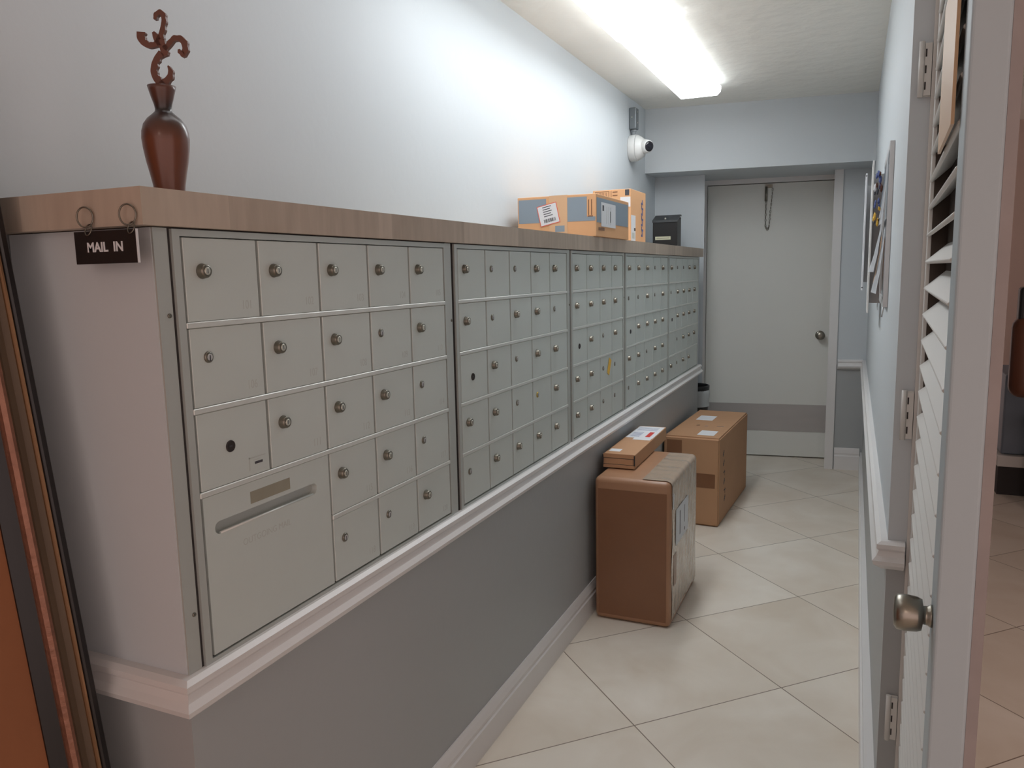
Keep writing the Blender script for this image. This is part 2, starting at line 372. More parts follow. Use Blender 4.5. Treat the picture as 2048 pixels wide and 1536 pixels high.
# ------------------------------------------------------------------ mailbox units
P, HR, ZT = .17, .1401, 1.4874
GAP = .0044
def lock_bm(kind):
    b = BM()
    if kind == 'B':
        lathe(b, [(.0125, 0), (.0125, .0015), (.0115, .004), (.0112, .009), (.0098, .0115), (.0066, .0118)], (0, 0, 0), 'x', 18, 0)
        lathe(b, [(.0062, .010), (.0062, .0126), (.0052, .0130)], (0, 0, 0), 'x', 14, 1)
        box(b, .0129, .01325, -.0007, .0007, -.0038, .0038, 2)
    elif kind in 'sb':
        lathe(b, [(.0098, 0), (.0095, .0018), (.0074, .0032), (.0060, .0034)], (0, 0, 0), 'x', 16, 0 if kind == 's' else 1)
        lathe(b, [(.0058, .002), (.0056, .0040)], (0, 0, 0), 'x', 12, 1 if kind == 's' else 0)
        box(b, .0039, .0043, -.0010, .0010, -.0062, .0030, 2)
    else:
        lathe(b, [(.0105, 0), (.0100, .0016), (.0085, .0022), (.0080, .0008)], (0, 0, 0), 'x', 18, 0)
        box(b, .0006, .0013, -.0035, .0035, -.0012, .0012, 2)
    return b
lock_mesh = {}
def add_lock(kind, door, y, z):
    if kind not in lock_mesh:
        mats = {'B': [m_lock, m_lockc, m_ink], 's': [m_lock, m_bezel, m_ink], 'b': [m_bezel, m_brass, m_ink], 'm': [m_dark, m_dark, m_ink]}[kind]
        me = bpy.data.meshes.new('lock'); b = lock_bm(kind); bmesh.ops.recalc_face_normals(b, faces=b.faces); b.to_mesh(me); b.free()
        for m in mats: me.materials.append(m)
        lock_mesh[kind] = me
    o = bpy.data.objects.new('lock', lock_mesh[kind]); C.objects.link(o); o.parent = door
    o.location = (.0062 if kind == 'm' else .006, y, z)
    if kind == 'b': o['label'] = 'brass lock'
    return o
def mailbox_unit(y0, nc, z_locks, label, special=None, first=False, numbers=None, trimL=0, trimR=0, widelast=False):
    y1 = y0+nc*P; zb = ZT-5*HR
    root = thing('mailbox_unit', label, 'mailboxes', (0, y0, zb-.012), 0, 'mailbox units in the long wall bank')
    mt = [m_alu2, m_dark, m_alubar]
    f = BM()
    # recessed back, sides
    box(f, -.19, -.016, y0-.010, y1+.010, zb-.005, ZT+.010, 1)
    box(f, -.018, -.007, y0, y1, zb, ZT, 0)
    box(f, -.02, .0075, y0-.0165, y0-.002, zb-.012, ZT+.0115, 0)
    box(f, -.02, .0075, y1+.0005, y1+.0135, zb-.012, ZT+.0115, 0)
    box(f, -.02, .0075, y0-.002, y1+.0005, ZT+.0006, ZT+.0115, 0)
    box(f, -.02, .0075, y0-.002, y1+.0005, zb-.012, zb-.0022, 0)
    # dark channel round the frame
    box(f, -.02, .002, y0-.022, y0-.0165, zb-.012, ZT+.0135, 1)
    box(f, -.02, .003, y0-.022, y1+.016, ZT+.0115, ZT+.0138, 1)
    obj('frame', f, mt, root)
    for tl, s0, s1 in ((trimL, y0-.022-trimL, y0-.022), (trimR, y1+.0135, y1+.0135+trimR)):
        if tl > .003:
            g = BM(); box(g, -.02, .0035, s0+.0002, s1-.0002, zb-.012, ZT+.0125, 0); tr = obj('side_trim', g, m_alu2, root)
            if tl > .012:
                for zz in ((1.365, .875) if s0 < y0 else (1.30,)):
                    k = BM(); lathe(k, [(.0038, .0035), (.0036, .0050), (.0018, .0056)], (0, s1-.008 if s0 < y0 else s1-.006, zz), 'x', 12); obj('screw', k, m_lock, tr)
    for r in range(1, 5):
        ya = y0-.001; yb = y1
        if first and r == 4: ya = y0+2*P+.002
        z = ZT-r*HR
        b = BM(); box(b, -.010, .0082, ya, yb, z-.0048, z+.0048, bev=.0012, seg=1); obj('divider_bar', b, m_alubar, root)
    for r in range(5):
        for c in range(nc):
            if first and c < 2 and r >= 3: continue
            if widelast and r == 4 and c == nc-1: continue
            z1 = ZT-r*HR-.0056; z0 = ZT-(r+1)*HR+.0052
            if r == 0: z1 = ZT-.001
            if r == 4: z0 = ZT-5*HR+.001
            ya = y0+c*P+GAP; yb = y0+(c+1)*P-GAP*.5
            if widelast and r == 4 and c == nc-2: yb = y0+nc*P-GAP*.5
            k = z_locks[r][c]
            dn = bpy.data.objects.new('mailbox_door', None)
            b = BM(); box(b, -.0065, .006, ya, yb, z0, z1, 0, bev=.0009, seg=1)
            if numbers and (r, c) in numbers:
                t = text_bm(numbers[(r, c)], .022, .0001, .8); join(b, t, 1, Matrix.Translation((.00605, yb-.030, z0+.022)) @ FACE_X)
            door = obj('mailbox_door', b, [m_alu, m_faint], root)
            bpy.data.objects.remove(dn)
            yl = (ya+.036 if k != 'm' else ya+.070)-y0; zl = (ZT-r*HR-.054 if k != 'm' else ZT-r*HR-.0712)-(zb-.012)
            if k != '-': add_lock(k, door, yl, zl)
            if first and k == 'm':
                g = BM()
                y9 = yb-.052; z9 = z0+.012
                box(g, .00605, .0063, y9, y9+.042, z9-.002, z9+.020, 0)
                box(g, .0063, .0065, y9, y9+.0016, z9-.002, z9+.022, 1); box(g, .0063, .0065, y9, y9+.042, z9+.019, z9+.0206, 1)
                box(g, .0063, .0065, y9+.014, y9+.034, z9+.007, z9+.0115, 2); box(g, .0063, .0065, y9+.010, y9+.028, z9+.0145, z9+.0155, 1)
                obj('maker_sticker', g, [m_alu, m_faint, m_ink], door)
    if first:       # outgoing mail slot panel over two columns and two rows
        ya, yb = y0+GAP, y0+2*P-GAP*.5; z0 = zb+.001; z1 = ZT-3*HR-.0056
        zs = (ZT-3*HR)-.064; sh = .0112; s0, s1 = ya+.022, yb-.040
        b = BM()
        yc = (s0+s1)/2; hl = (s1-s0)/2-sh
        inner = []
        for k in range(40): inner.append((-hl+2*hl*k/40, -sh))
        for k in range(16): a_ = -PI/2+PI*k/16; inner.append((hl+sh*math.cos(a_), sh*math.sin(a_)))
        for k in range(40): inner.append((hl-2*hl*k/40, sh))
        for k in range(16): a_ = PI/2+PI*k/16; inner.append((-hl+sh*math.cos(a_), sh*math.sin(a_)))
        Ly, Ry, Bz, Tz = ya-yc, yb-yc, z0-zs, z1-zs
        for cy_, cz_ in ((Ly, Bz), (Ry, Bz), (Ry, Tz), (Ly, Tz)):      # a loop point aimed at each corner
            best = min(range(len(inner)), key=lambda k: abs(math.atan2(inner[k][1], inner[k][0])-math.atan2(cz_, cy_)))
            inner[best] = (inner[best][0], inner[best][1], (cy_, cz_))
        fr, ou, bk = [], [], []
        for p in inner:
            if len(p) == 3: o_ = p[2]
            else:
                t1 = (Ry/p[0] if p[0] > 0 else Ly/p[0]) if abs(p[0]) > 1e-9 else 1e9
                t2 = (Tz/p[1] if p[1] > 0 else Bz/p[1]) if abs(p[1]) > 1e-9 else 1e9
                t_ = min(t1, t2); o_ = (p[0]*t_, p[1]*t_)
            fr.append(b.verts.new((.006, yc+p[0], zs+p[1]))); bk.append(b.verts.new((-.0069, yc+p[0], zs+p[1]))); ou.append((b.verts.new((.006, yc+o_[0], zs+o_[1])), b.verts.new((-.0069, yc+o_[0], zs+o_[1]))))
        n_ = len(inner)
        for k in range(n_):
            k2 = (k+1) % n_
            b.faces.new((fr[k], fr[k2], ou[k2][0], ou[k][0])); b.faces.new((fr[k], bk[k], bk[k2], fr[k2])); b.faces.new((ou[k][0], ou[k2][0], ou[k2][1], ou[k][1]))
        # bright rolled lower lip
        tube(b, [(.0045, s0+.012, zs-sh+.001), (.0045, s1-.012, zs-sh+.001)], .0022, 8, 1)
        t = text_bm('OUTGOING MAIL', .017, .0001, .95); join(b, t, 3, Matrix.Translation((.00605, (s0+s1)/2-.01, zs-.045)) @ FACE_X)
        pn = obj('outgoing_slot_panel', b, [m_alu, m_alubar, m_alu2, m_faint], root, 'wide flat panel with a rounded mail slot')
        g = BM(); box(g, .00605, .0063, y0+.113, y0+.219, zs+.019, zs+.041); obj('label_residue', g, m_label, pn, 'strip of aged adhesive above the slot')
    return root
num1 = {}
v = 101
for r in range(5):
    for c in range(5):
        if (r == 2 and c == 0) or (r >= 3 and c < 2): continue
        num1[(r, c)] = str(v); v += 1
units = [
 (.0504, 5, ['BBBBB', 'sBBsB', 'mBBBs', '--BBs', '--ssB'], 'nearest mailbox unit, with the outgoing mail slot panel'),
 (.9748, 5, ['BssBB', 'BsBBs', 'mBsBB', 'BBsbB', 'sBBBB'], 'second mailbox unit, right after the one with the mail slot'),
 (1.8872, 4, ['BBBB', 'BBBB', 'mBsB', 'BBss', 'BBss'], 'mailbox unit four columns wide, a yellow tape on one door'),
 (2.6264, 5, ['BBBsB', 'ssBsB', 'mBBBB', 'BBsBB', 'sBBBB'], 'mailbox unit between the one with yellow tape and the farthest one'),
 (3.5223, 5, ['BssBB', 'sBBBB', 'mBBBB', '-sBBB', 'BsBBB'], 'farthest mailbox unit, at the end of the bank by the back door')]
uo = []
for i, (y0, nc, lk, lab) in enumerate(units):
    tR = 0
    if i < 4: tR = units[i+1][0]-.022-(y0+nc*P+.0135)-.0015-(.006 if i == 0 else 0)
    uo.append(mailbox_unit(y0, nc, lk, lab, first=(i == 0), numbers=num1 if i == 0 else None, trimL=.0275 if i == 0 else 0, trimR=tR, widelast=(i == 4)))
# yellow tape hanging on the third unit
d3 = [o for o in uo[2].children if o.name.startswith('mailbox_door')][3*4+2]
g = BM(); a = bmesh.new(); box(a, .0, .0009, -.016, .016, -.035, .035, 0); join(g, a, 0, Matrix.Translation((.0080, 1.8872+2*P+.122, ZT-3*HR-.055)) @ Matrix.Rotation(rad(-28), 4, 'X'))
obj('yellow_tape', g, m_yel, d3, 'crumpled strip of yellow tape stuck on the door')

# ------------------------------------------------------------------ MAIL IN sign hanging on two rings
sg = thing('hanging_sign', 'black MAIL IN sign hanging from two metal rings on the ledge end', 'sign', (-.051, -.036, 1.448), 0)
b = BM(); box(b, -.1165, .0145, -.0385, -.0355, 1.4465, 1.4955, bev=.0006, seg=1)
bd = obj('board', b, m_black, sg)
t = text_bm('MAIL  IN', .0200, .0003, 1.02, bold=.0005); g = BM(); join(g, t, 0, Matrix.Translation((-.051, -.0388, 1.4705)) @ FACE_NY); obj('lettering', g, m_white, bd, 'white capital letters MAIL IN')
b = BM(); box(b, .0145, .0162, -.0386, -.0354, 1.4465, 1.4955); obj('edge_strip', b, m_white, bd, 'pale edge of the sign')
for cx in (-.091, -.001):
    b = BM(); tube(b, [(cx+.0125*math.cos(2*PI*k/24), -.0365+.004*math.cos(2*PI*k/24), 1.5165+.0150*math.sin(2*PI*k/24)) for k in range(24)], .0013, 7, closed=True)
    tube(b, [(cx+.006+.0065*math.cos(2*PI*k/18), -.0372+.003*math.sin(2*PI*k/18), 1.4975+.0085*math.sin(2*PI*k/18)) for k in range(18)], .0010, 6, closed=True)
    obj('ring', b, m_lock, sg)

# ------------------------------------------------------------------ vase with scroll ornament
vx, vy = -.062, .102
vs = thing('vase', 'slim dark copper vase with a carved scroll ornament, on the ledge corner', 'vase', (vx, vy, 1.5568))
# depth at vase ~1.29 m => 1203 px per metre
prof = [(.0240, 0), (.0243, .003), (.025, .0083), (.026, .0187), (.0298, .0395), (.034, .060), (.037, .081), (.0385, .098), (.0375, .110), (.0340, .122), (.0270, .132), (.0190, .139), (.0140, .144), (.0132, .1486), (.0145, .156), (.018, .1676), (.0212, .180), (.0229, .1867), (.0205, .1862), (.0160, .178)]
b = BM(); lathe(b, [(r_*.95, h_*.93) for r_, h_ in prof], (vx, vy, 1.5568), 'z', 40); obj('body', b, m_vase, vs)
strokes = [
 [(512, 298, 22), (508, 240, 34), (565, 185, 38), (628, 215, 38), (648, 300, 34), (632, 420, 38), (600, 540, 42), (575, 620, 68), (640, 710, 58), (655, 790, 58), (675, 850, 45)],
 [(282, 480, 66), (275, 560, 60), (330, 645, 50), (420, 690, 42), (510, 670, 44), (580, 640, 52)],
 [(475, 485, 18), (515, 550, 48), (560, 620, 60)],
 [(650, 745, 40), (720, 680, 40), (790, 590, 40), (880, 578, 42), (965, 640, 48), (992, 740, 46), (965, 835, 48), (900, 800, 30), (880, 755, 18)],
 [(610, 800, 55), (540, 880, 50), (500, 970, 52), (482, 1080, 50), (520, 1180, 52), (600, 1270, 60), (610, 1340, 60)],
 [(712, 1000, 10), (752, 1070, 34), (755, 1150, 46), (700, 1225, 52), (620, 1270, 58), (620, 1340, 60)],
]
def om(px, py):      # ornament plane coordinates in metres (x to the right, z up)
    u = 240+px/7.68; v = py/7.68
    return ((u-317.5-(v-170)*.085)/1290, (170-v)/1290+.1867*.93+1.5568)
dirx = R_.copy(); dirx.z = 0; dirx.normalize(); diry = Vector((-dirx.y, dirx.x, 0))
b = BM()
for s in strokes:
    pts = []
    for (x0, y0_, w0), (x1, y1_, w1) in zip(s, s[1:]):
        for k in range(5):
            q = k/5; pts.append((x0+(x1-x0)*q, y0_+(y1_-y0_)*q, w0+(w1-w0)*q))
    pts.append(s[-1])
    sm = pts[:]
    for _ in range(2): sm = [sm[0]]+[tuple((sm[i-1][k]+2*sm[i][k]+sm[i+1][k])/4 for k in range(3)) for i in range(1, len(sm)-1)]+[sm[-1]]
    Lf, Rt = [], []
    for i, p in enumerate(sm):
        a0 = sm[max(i-1, 0)]; a1 = sm[min(i+1, len(sm)-1)]; dx, dy = a1[0]-a0[0], a1[1]-a0[1]; l = math.hypot(dx, dy) or 1
        jag = 1+.17*math.sin(i*1.25)
        Lf.append(om(p[0]-dy/l*p[2], p[1]+dx/l*p[2])); Rt.append(om(p[0]+dy/l*p[2]*jag, p[1]-dx/l*p[2]*jag))
    base = Vector((vx, vy, 0))
    mk = lambda q, d: b.verts.new(base+dirx*q[0]+diry*d+Vector((0, 0, q[1])))
    A_ = [(mk(l, -.004), mk(r, -.004), mk(l, .004), mk(r, .004)) for l, r in zip(Lf, Rt)]
    for p, q in zip(A_, A_[1:]):
        for i, j in ((0, 1), (1, 3), (3, 2), (2, 0)): b.faces.new((p[i], p[j], q[j], q[i]))
    b.faces.new((A_[0][0], A_[0][1], A_[0][3], A_[0][2])); b.faces.new((A_[-1][0], A_[-1][2], A_[-1][3], A_[-1][1]))
obj('scroll_ornament', b, m_orn, vs, 'flat carved scrollwork standing in the mouth')

# ------------------------------------------------------------------ large leaning picture frame, far left
# leans against the left wall; cross-section in its own plane: along y (away) and height s
pf = thing('picture_frame', 'large black and copper framed picture leaning at the far left', 'picture', (-.12, -.11, 0))
bot = Vector((-.072, 0, 0)); top = Vector((-.312, 0, 1.80))
ax = (top-bot).normalized(); nrm = Vector((ax.z, 0, -ax.x))     # outward normal (+x-ish)
yfar = -.06; ynear = -1.05
Lh = (top-bot).length
def strip(bmx, w0, w1, h0, h1, mi):      # mitred moulding ring between inset w0..w1 with face heights h0..h1
    def ring(w, h):
        return [bot+ax*w+nrm*h+Vector((0, yfar-w, 0)), bot+ax*(Lh-w)+nrm*h+Vector((0, yfar-w, 0)), bot+ax*(Lh-w)+nrm*h+Vector((0, ynear+w, 0)), bot+ax*w+nrm*h+Vector((0, ynear+w, 0))]
    a = [bmx.verts.new(p) for p in ring(w0, h0)]; c = [bmx.verts.new(p) for p in ring(w1, h1)]
    for i in range(4):
        f = bmx.faces.new((a[i], a[(i+1) % 4], c[(i+1) % 4], c[i])); f.material_index = mi
def moulding(name, secs, mat):
    g = BM()
    prs = secs
    for (w0, h0), (w1, h1) in zip(prs, prs[1:]+prs[:1]): strip(g, w0, w1, h0, h1, 0)
    bmesh.ops.remove_doubles(g, verts=g.verts, dist=1e-6)
    return obj(name, g, mat, pf)
FW = 1.0
moulding('outer_moulding', [(0.0000, 0), (0.0000, .030), (0.0046, .036), (0.0122, .036), (0.0167, .030), (0.0167, 0)], m_fblack)
moulding('gold_line', [(0.0167, 0), (0.0167, .031), (0.0182, .034), (0.0213, .034), (0.0228, .031), (0.0228, 0)], m_fgold)
moulding('olive_cove', [(0.0228, 0), (0.0228, .028), (0.0304, .022), (0.0395, .022), (0.0471, .026), (0.0471, 0)], m_folive)
moulding('copper_bead', [(0.0471, 0), (0.0471, .028), (0.0502, .034), (0.0555, .035), (0.0608, .030), (0.0623, .024), (0.0623, 0)], m_fcop)
moulding('inner_black_band', [(0.0623, 0), (0.0623, .020), (0.0714, .016), (0.0836, .010), (0.0836, 0)], m_fblack)
g = BM()
a = [bot+ax*.108+nrm*h+Vector((0, yfar-.108, 0)) for h in (0.0015, .008)]
q = lambda w, h: [bot+ax*w+nrm*h+Vector((0, yfar-w, 0)), bot+ax*(Lh-w)+nrm*h+Vector((0, yfar-w, 0)), bot+ax*(Lh-w)+nrm*h+Vector((0, ynear+w, 0)), bot+ax*w+nrm*h+Vector((0, ynear+w, 0))]
lo = [g.verts.new(p) for p in q(.0837, .001)]; hi = [g.verts.new(p) for p in q(.0837, .007)]
g.faces.new(lo[::-1]); g.faces.new(hi)
for i in range(4): g.faces.new((lo[i], lo[(i+1) % 4], hi[(i+1) % 4], hi[i]))
obj('canvas', g, m_art, pf, 'mottled orange brown picture surface')

# ------------------------------------------------------------------ boxes on the floor
def label_quad(bmx, p0, du, dv, thick, mi):  # thin sheet: origin, two edge vectors, thickness vector
    p0, du, dv, th = Vector(p0), Vector(du), Vector(dv), Vector(thick)
    vs_ = [p0, p0+du, p0+du+dv, p0+dv]; lo = [bmx.verts.new(p) for p in vs_]; hi = [bmx.verts.new(p+th) for p in vs_]
    fs = [bmx.faces.new(lo[::-1]), bmx.faces.new(hi)]+[bmx.faces.new((lo[i], lo[(i+1) % 4], hi[(i+1) % 4], hi[i])) for i in range(4)]
    for f in fs: f.material_index = mi
X = Vector((1, 0, 0)); Y = Vector((0, 1, 0)); Z = Vector((0, 0, 1))

bx = thing('cardboard_box', 'large tape-wrapped cardboard box on the floor, front one, carrying a slim box', 'box', (.19, 2.32, 0))
b = BM(); box(b, .034, .346, 2.050, 2.585, .0005, .600, bev=.022, seg=5)
for f in b.faces: f.smooth = True
obj('carton', b, m_cardd, bx)
b = BM()      # clear film: up the right side, round the edge and onto the top
prof_ = [(.3466, .030+.548*k/14) for k in range(15)]+[(.3240+.0228*math.cos(PI/2*k/6), .578+.0228*math.sin(PI/2*k/6)) for k in range(1, 7)]+[(.324-.095*k/6, .6010) for k in range(1, 7)]
def film(u, v):
    t_ = v*(len(prof_)-1); k = min(int(t_), len(prof_)-2); q0, q1 = prof_[k], prof_[k+1]; f_ = t_-k
    x = q0[0]+(q1[0]-q0[0])*f_; z = q0[1]+(q1[1]-q0[1])*f_; y = 2.072+u*.49
    w_ = .0009+.0007*math.sin(41*y+23*z+9*x)+.0004*math.sin(97*y-31*z)
    return Vector((x+w_*(1 if k < 18 else .2), y+(.006*math.sin(19*z) if u in (0, 1) else 0), z+w_*(1 if k > 15 else 0)))
def sheet(bmx, f, nu, nv, th=.0012):
    g = [[bmx.verts.new(f(i/nu, j/nv)) for j in range(nv+1)] for i in range(nu+1)]
    for i in range(nu):
        for j in range(nv):
            k = bmx.faces.new((g[i][j], g[i+1][j], g[i+1][j+1], g[i][j+1])); k.smooth = True
sheet(b, film, 40, 52)
obj('clear_tape', b, m_tape, bx, 'shiny clear tape over the right side and top edge')
b = BM(); label_quad(b, (.3488, 2.135, .318), Y*.24, Z*.150, X*.0008, 0)
for y_, w_, z_, h_ in ((2.205, .006, .345, .10), (2.216, .004, .345, .10), (2.30, .006, .37, .075), (2.30, .010, .334, .014)): label_quad(b, (.3497, y_, z_), Y*w_, Z*h_, X*.0003, 1)
obj('shipping_label', b, [m_white, m_ink], bx, 'white shipping label on the right side')
b = BM(); label_quad(b, (.3484, 2.078, .485), Y*.018, Z*.062, X*.0008, 0); obj('paper_slip', b, m_white, bx)
b = BM(); label_quad(b, (.3484, 2.10, .16), Y*.05, Z*.13, X*.0008, 0); obj('brown_tape_patch', b, m_browntape, bx)
b = BM(); label_quad(b, (.050, 2.0498, .024), X*.280, Z*.530, Y*-.0008, 0); obj('brown_tape_front', b, m_browntape, bx, 'brown tape layer over the front')

sb = thing('slim_box', 'slim long cardboard box with a white address label, lying on the wrapped box', 'box', (.09, 2.51, .6025), rad(.8))
def lb(x0, x1, y0, y1, z0, z1, **k): bb = BM(); box(bb, x0, x1, y0, y1, z0, z1, **k); return bb
obj('carton', lb(-.067, .067, -.31, .31, .0005, .060, bev=.002), m_card, sb, world=False)
b = BM(); box(b, -.0675, .0675, -.3125, -.310, .044, .0615); box(b, -.066, .066, -.316, -.310, .003, .016); box(b, -.060, .060, -.313, -.310, .018, .042)
obj('end_flap', b, m_card, sb, 'folded end flaps', world=False)
b = BM()
for zz in (.0430, .0168): box(b, -.0665, .0665, -.3132, -.3100, zz-.0012, zz+.0006)
box(b, .0645, .0682, -.3165, -.309, .015, .058); box(b, -.071, -.0665, -.317, -.309, .046, .056)
obj('flap_gap', b, m_dark, sb, 'dark slits of the folded end', world=False)
b = BM(); box(b, -.062, .063, .03, .295, .0602, .0610, 0); box(b, -.02, .060, -.01, .03, .0602, .0608, 0)
for k in range(4): box(b, -.050, .045, .20+.02*k, .204+.02*k, .0611, .0613, 2)
box(b, -.05, .01, .06, .17, .0611, .0613, 2) if 0 else None
for k in range(6): box(b, -.050, -.004, .055+.018*k, .060+.018*k, .0611, .0613, 2)
box(b, .022, .044, .055, .165, .0611, .0614, 1)
obj('address_label', b, [m_white, m_red, m_blue], sb, 'white address label with a red mark', world=False)
b = BM(); box(b, -.058, -.010, -.262, -.215, .0602, .0608); obj('small_sticker', b, m_white, sb, world=False)

bb2 = thing('cardboard_box', 'tall cardboard box on the floor behind the wrapped one, nearer the back door', 'box', (.185, 3.82, 0), rad(-2.6))
b = BM()
a = bmesh.new(); bmesh.ops.create_cube(a, size=1); bmesh.ops.bevel(a, geom=a.edges[:], offset=.018, segments=3, affect='EDGES')
for v_ in a.verts: v_.co = Vector((v_.co.x*.31, v_.co.y*.88, .2505+v_.co.z*.500))
join(b, a, 0); obj('carton', b, m_card, bb2, world=False)
b = BM(); box(b, -.135, .135, -.4415, -.4402, .22, .30); box(b, -.135, -.05, -.4413, -.4402, .30, .48); obj('brown_tape', b, m_browntape, bb2, 'brown tape across the front', world=False)
b = BM(); box(b, .015, .108, -.365, -.235, .5006, .5014); box(b, -.095, .005, .075, .225, .5006, .5014); obj('top_label', b, m_white, bb2, 'two blank white labels on top', world=False)
b = BM()
for i, z in enumerate((.392, .335, .280, .224, .172, .122)):
    y = -.335+.010*i
    if i in (2, 4): box(b, .1552, .1558, y, y+.045, z, z+.006); box(b, .1552, .1558, y+.03, y+.035, z-.02, z+.012)
    else:
        for k in range(3): box(b, .1552, .1558, y+.010*k, y+.012+.010*k, z-.012+.008*k, z+.004+.008*k)
obj('printed_marks', b, m_ink, bb2, 'column of dark printed marks on the side', world=False)
b = BM()
for x_, y_ in ((-.05, -.10), (.0, -.11), (.07, -.10), (.09, -.095)): box(b, x_, x_+.018, y_, y_+.022, .5005, .5010)
obj('scuff_marks', b, m_browntape, bb2, world=False)

# ------------------------------------------------------------------ parcels on the ledge
zl = 1.5572
p1 = thing('parcel', 'orange and grey-blue parcel with a red-edged label, front one on the ledge', 'parcel', (-.13, 2.34, zl))
b = BM(); box(b, -.303, .031, 2.102, 2.575, zl, 1.722, bev=.002); obj('carton', b, m_orange, p1)
b = BM()
box(b, -.298, -.178, 2.1012, 2.1018, 1.618, 1.712); box(b, -.090, -.007, 2.1012, 2.1018, 1.618, 1.712); box(b, -.007, .028, 2.1012, 2.1018, 1.618, 1.634)
box(b, .0312, .0318, 2.108, 2.56, 1.612, 1.708)
obj('printed_band', b, m_blueprint, p1, 'grey-blue printed band')
b = BM(); box(b, -.165, -.088, 2.1004, 2.1011, zl+.001, 1.7225); box(b, -.165, -.088, 2.1004, 2.30, 1.7222, 1.7228); box(b, -.14, -.10, 2.1000, 2.1004, 1.58, 1.604, 1)
obj('packing_tape', b, [m_palet, m_blueprint], p1, 'pale packing tape wrapped round the middle')
b = BM()
lm = Matrix.Translation((-.168, 2.0996, 1.650)) @ Matrix.Rotation(rad(-12), 4, 'Y')
for (x0, x1, z0, z1, mi, d) in ((-.043, .043, -.041, .041, 1, 0), (-.040, .040, -.038, .038, 0, .0003)):
    a = bmesh.new(); box(a, x0, x1, -.0004-d, 0-d, z0, z1); join(b, a, mi, lm)
for k in range(16):
    a = bmesh.new(); w = random.choice((.0012, .002, .003)); box(a, -.024+.0032*k, -.024+.0032*k+w, -.0010, -.0006, -.030, -.016); join(b, a, 2, lm)
for k in range(5):
    a = bmesh.new(); box(a, -.020, .018-.006*(k % 2), -.0010, -.0006, .030-.009*k, .033-.009*k); join(b, a, 2, lm)
obj('warning_label', b, [m_white, m_redpale, m_ink], p1, 'white label with a red edge, stuck on at a tilt')
b = BM(); label_quad(b, (.0324, 2.165, 1.598), Y*.20, Z*.095, X*.0005, 0)
label_quad(b, (.0330, 2.18, 1.660), Y*.020, Z*.022, X*.0003, 1); label_quad(b, (.0330, 2.285, 1.618), Y*.008, Z*.045, X*.0003, 1)
for k in range(3): label_quad(b, (.0330, 2.235+.028*k, 1.61), Y*.004, Z*.07, X*.0003, 2)
obj('shipping_label', b, [m_white, m_ink, m_faint], p1, 'pale shipping label on the right side')
b = BM()
for x_ in (-.001, .011): box(b, x_, x_+.003, 2.1006, 2.1012, 1.640, 1.700)
box(b, -.003, .018, 2.1006, 2.1012, 1.634, 1.638); box(b, .0318, .0322, 2.13, 2.21, 1.582, 1.594)
obj('printed_arrows', b, m_browntape, p1)

p2 = thing('parcel', 'taller orange parcel with shipping stickers, behind the grey-blue banded parcel', 'parcel', (-.20, 3.24, zl))
b = BM(); box(b, -.303, -.100, 3.092, 3.395, zl, 1.835, bev=.002); obj('carton', b, m_orange, p2)
b = BM(); box(b, -.290, -.215, 3.0908, 3.0916, 1.795, 1.828, 0); box(b, -.287, -.218, 3.0902, 3.0908, 1.798, 1.825, 1)
for k in range(8): box(b, -.285+.008*k, -.282+.008*k, 3.0896, 3.0902, 1.80, 1.823, 0)
box(b, -.205, -.203, 3.0908, 3.0916, 1.79, 1.830, 0)
for zz in (1.803, 1.820): box(b, -.196, -.170, 3.0908, 3.0916, zz, zz+.005, 0)
box(b, -.130, -.108, 3.0904, 3.0916, 1.803, 1.832, 2)
obj('printed_marks', b, [m_browntape, m_orange, m_ink], p2)
b = BM(); label_quad(b, (-.155, 3.0905, 1.745), X*.053, Z*.05, Y*-.0006, 0); obj('paper_label', b, m_white, p2)
b = BM(); label_quad(b, (-.0992, 3.095, 1.572), Y*.085, Z*.132, X*.0006, 0); label_quad(b, (-.0985, 3.11, 1.585), Y*.05, Z*.03, X*.0003, 1); label_quad(b, (-.0985, 3.15, 1.625), Y*.03, Z*.015, X*.0003, 2)
obj('shipping_label', b, [m_white, m_faint, m_ink], p2, 'tall white shipping label at the corner')
b = BM()
for k in range(7): label_quad(b, (-.0995, 3.30+.01*(k % 2), 1.60+.028*k), Y*.03, Z*.012, X*.0005, 0); label_quad(b, (-.0993, 3.315-.012*(k % 2), 1.606+.028*k), Y*.012, Z*.02, X*.0005, 0)
obj('handwriting', b, m_blue, p2, 'dark purple marker scribble')

# black drop box
db = thing('drop_box', 'black lidded drop box with an ivory label at the far end of the ledge', 'drop box', (-.18, 4.29, zl))
b = BM()
def hexa(bmx, pts, x0, x1, mi=0):
    l = [bmx.verts.new((x0, p[0], p[1])) for p in pts]; r = [bmx.verts.new((x1, p[0], p[1])) for p in pts]
    fs = [bmx.faces.new(l), bmx.faces.new(r[::-1])]
    for i in range(len(pts)): j = (i+1) % len(pts); fs.append(bmx.faces.new((l[i], l[j], r[j], r[i])))
    for f in fs: f.material_index = mi
hexa(b, [(4.25, zl), (4.37, zl), (4.37, 1.765), (4.25, 1.735)], -.269, -.108); 
bmesh.ops.bevel(b, geom=b.edges[:], offset=.003, segments=2, affect='EDGES')
obj('box_body', b, m_black, db)
b = BM(); hexa(b, [(4.244, 1.728), (4.246, 1.742), (4.34, 1.779), (4.374, 1.779), (4.374, 1.769), (4.34, 1.769), (4.25, 1.730)], -.271, -.106)
obj('lid', b, new_mat('black_lid', srgb(58, 60, 62), .3), db)
b = BM(); lathe(b, [(.006, 0), (.006, .004), (.004, .005)], (-.188, 4.262, 1.752), '-y', 12); obj('lock', b, m_lockc, db)
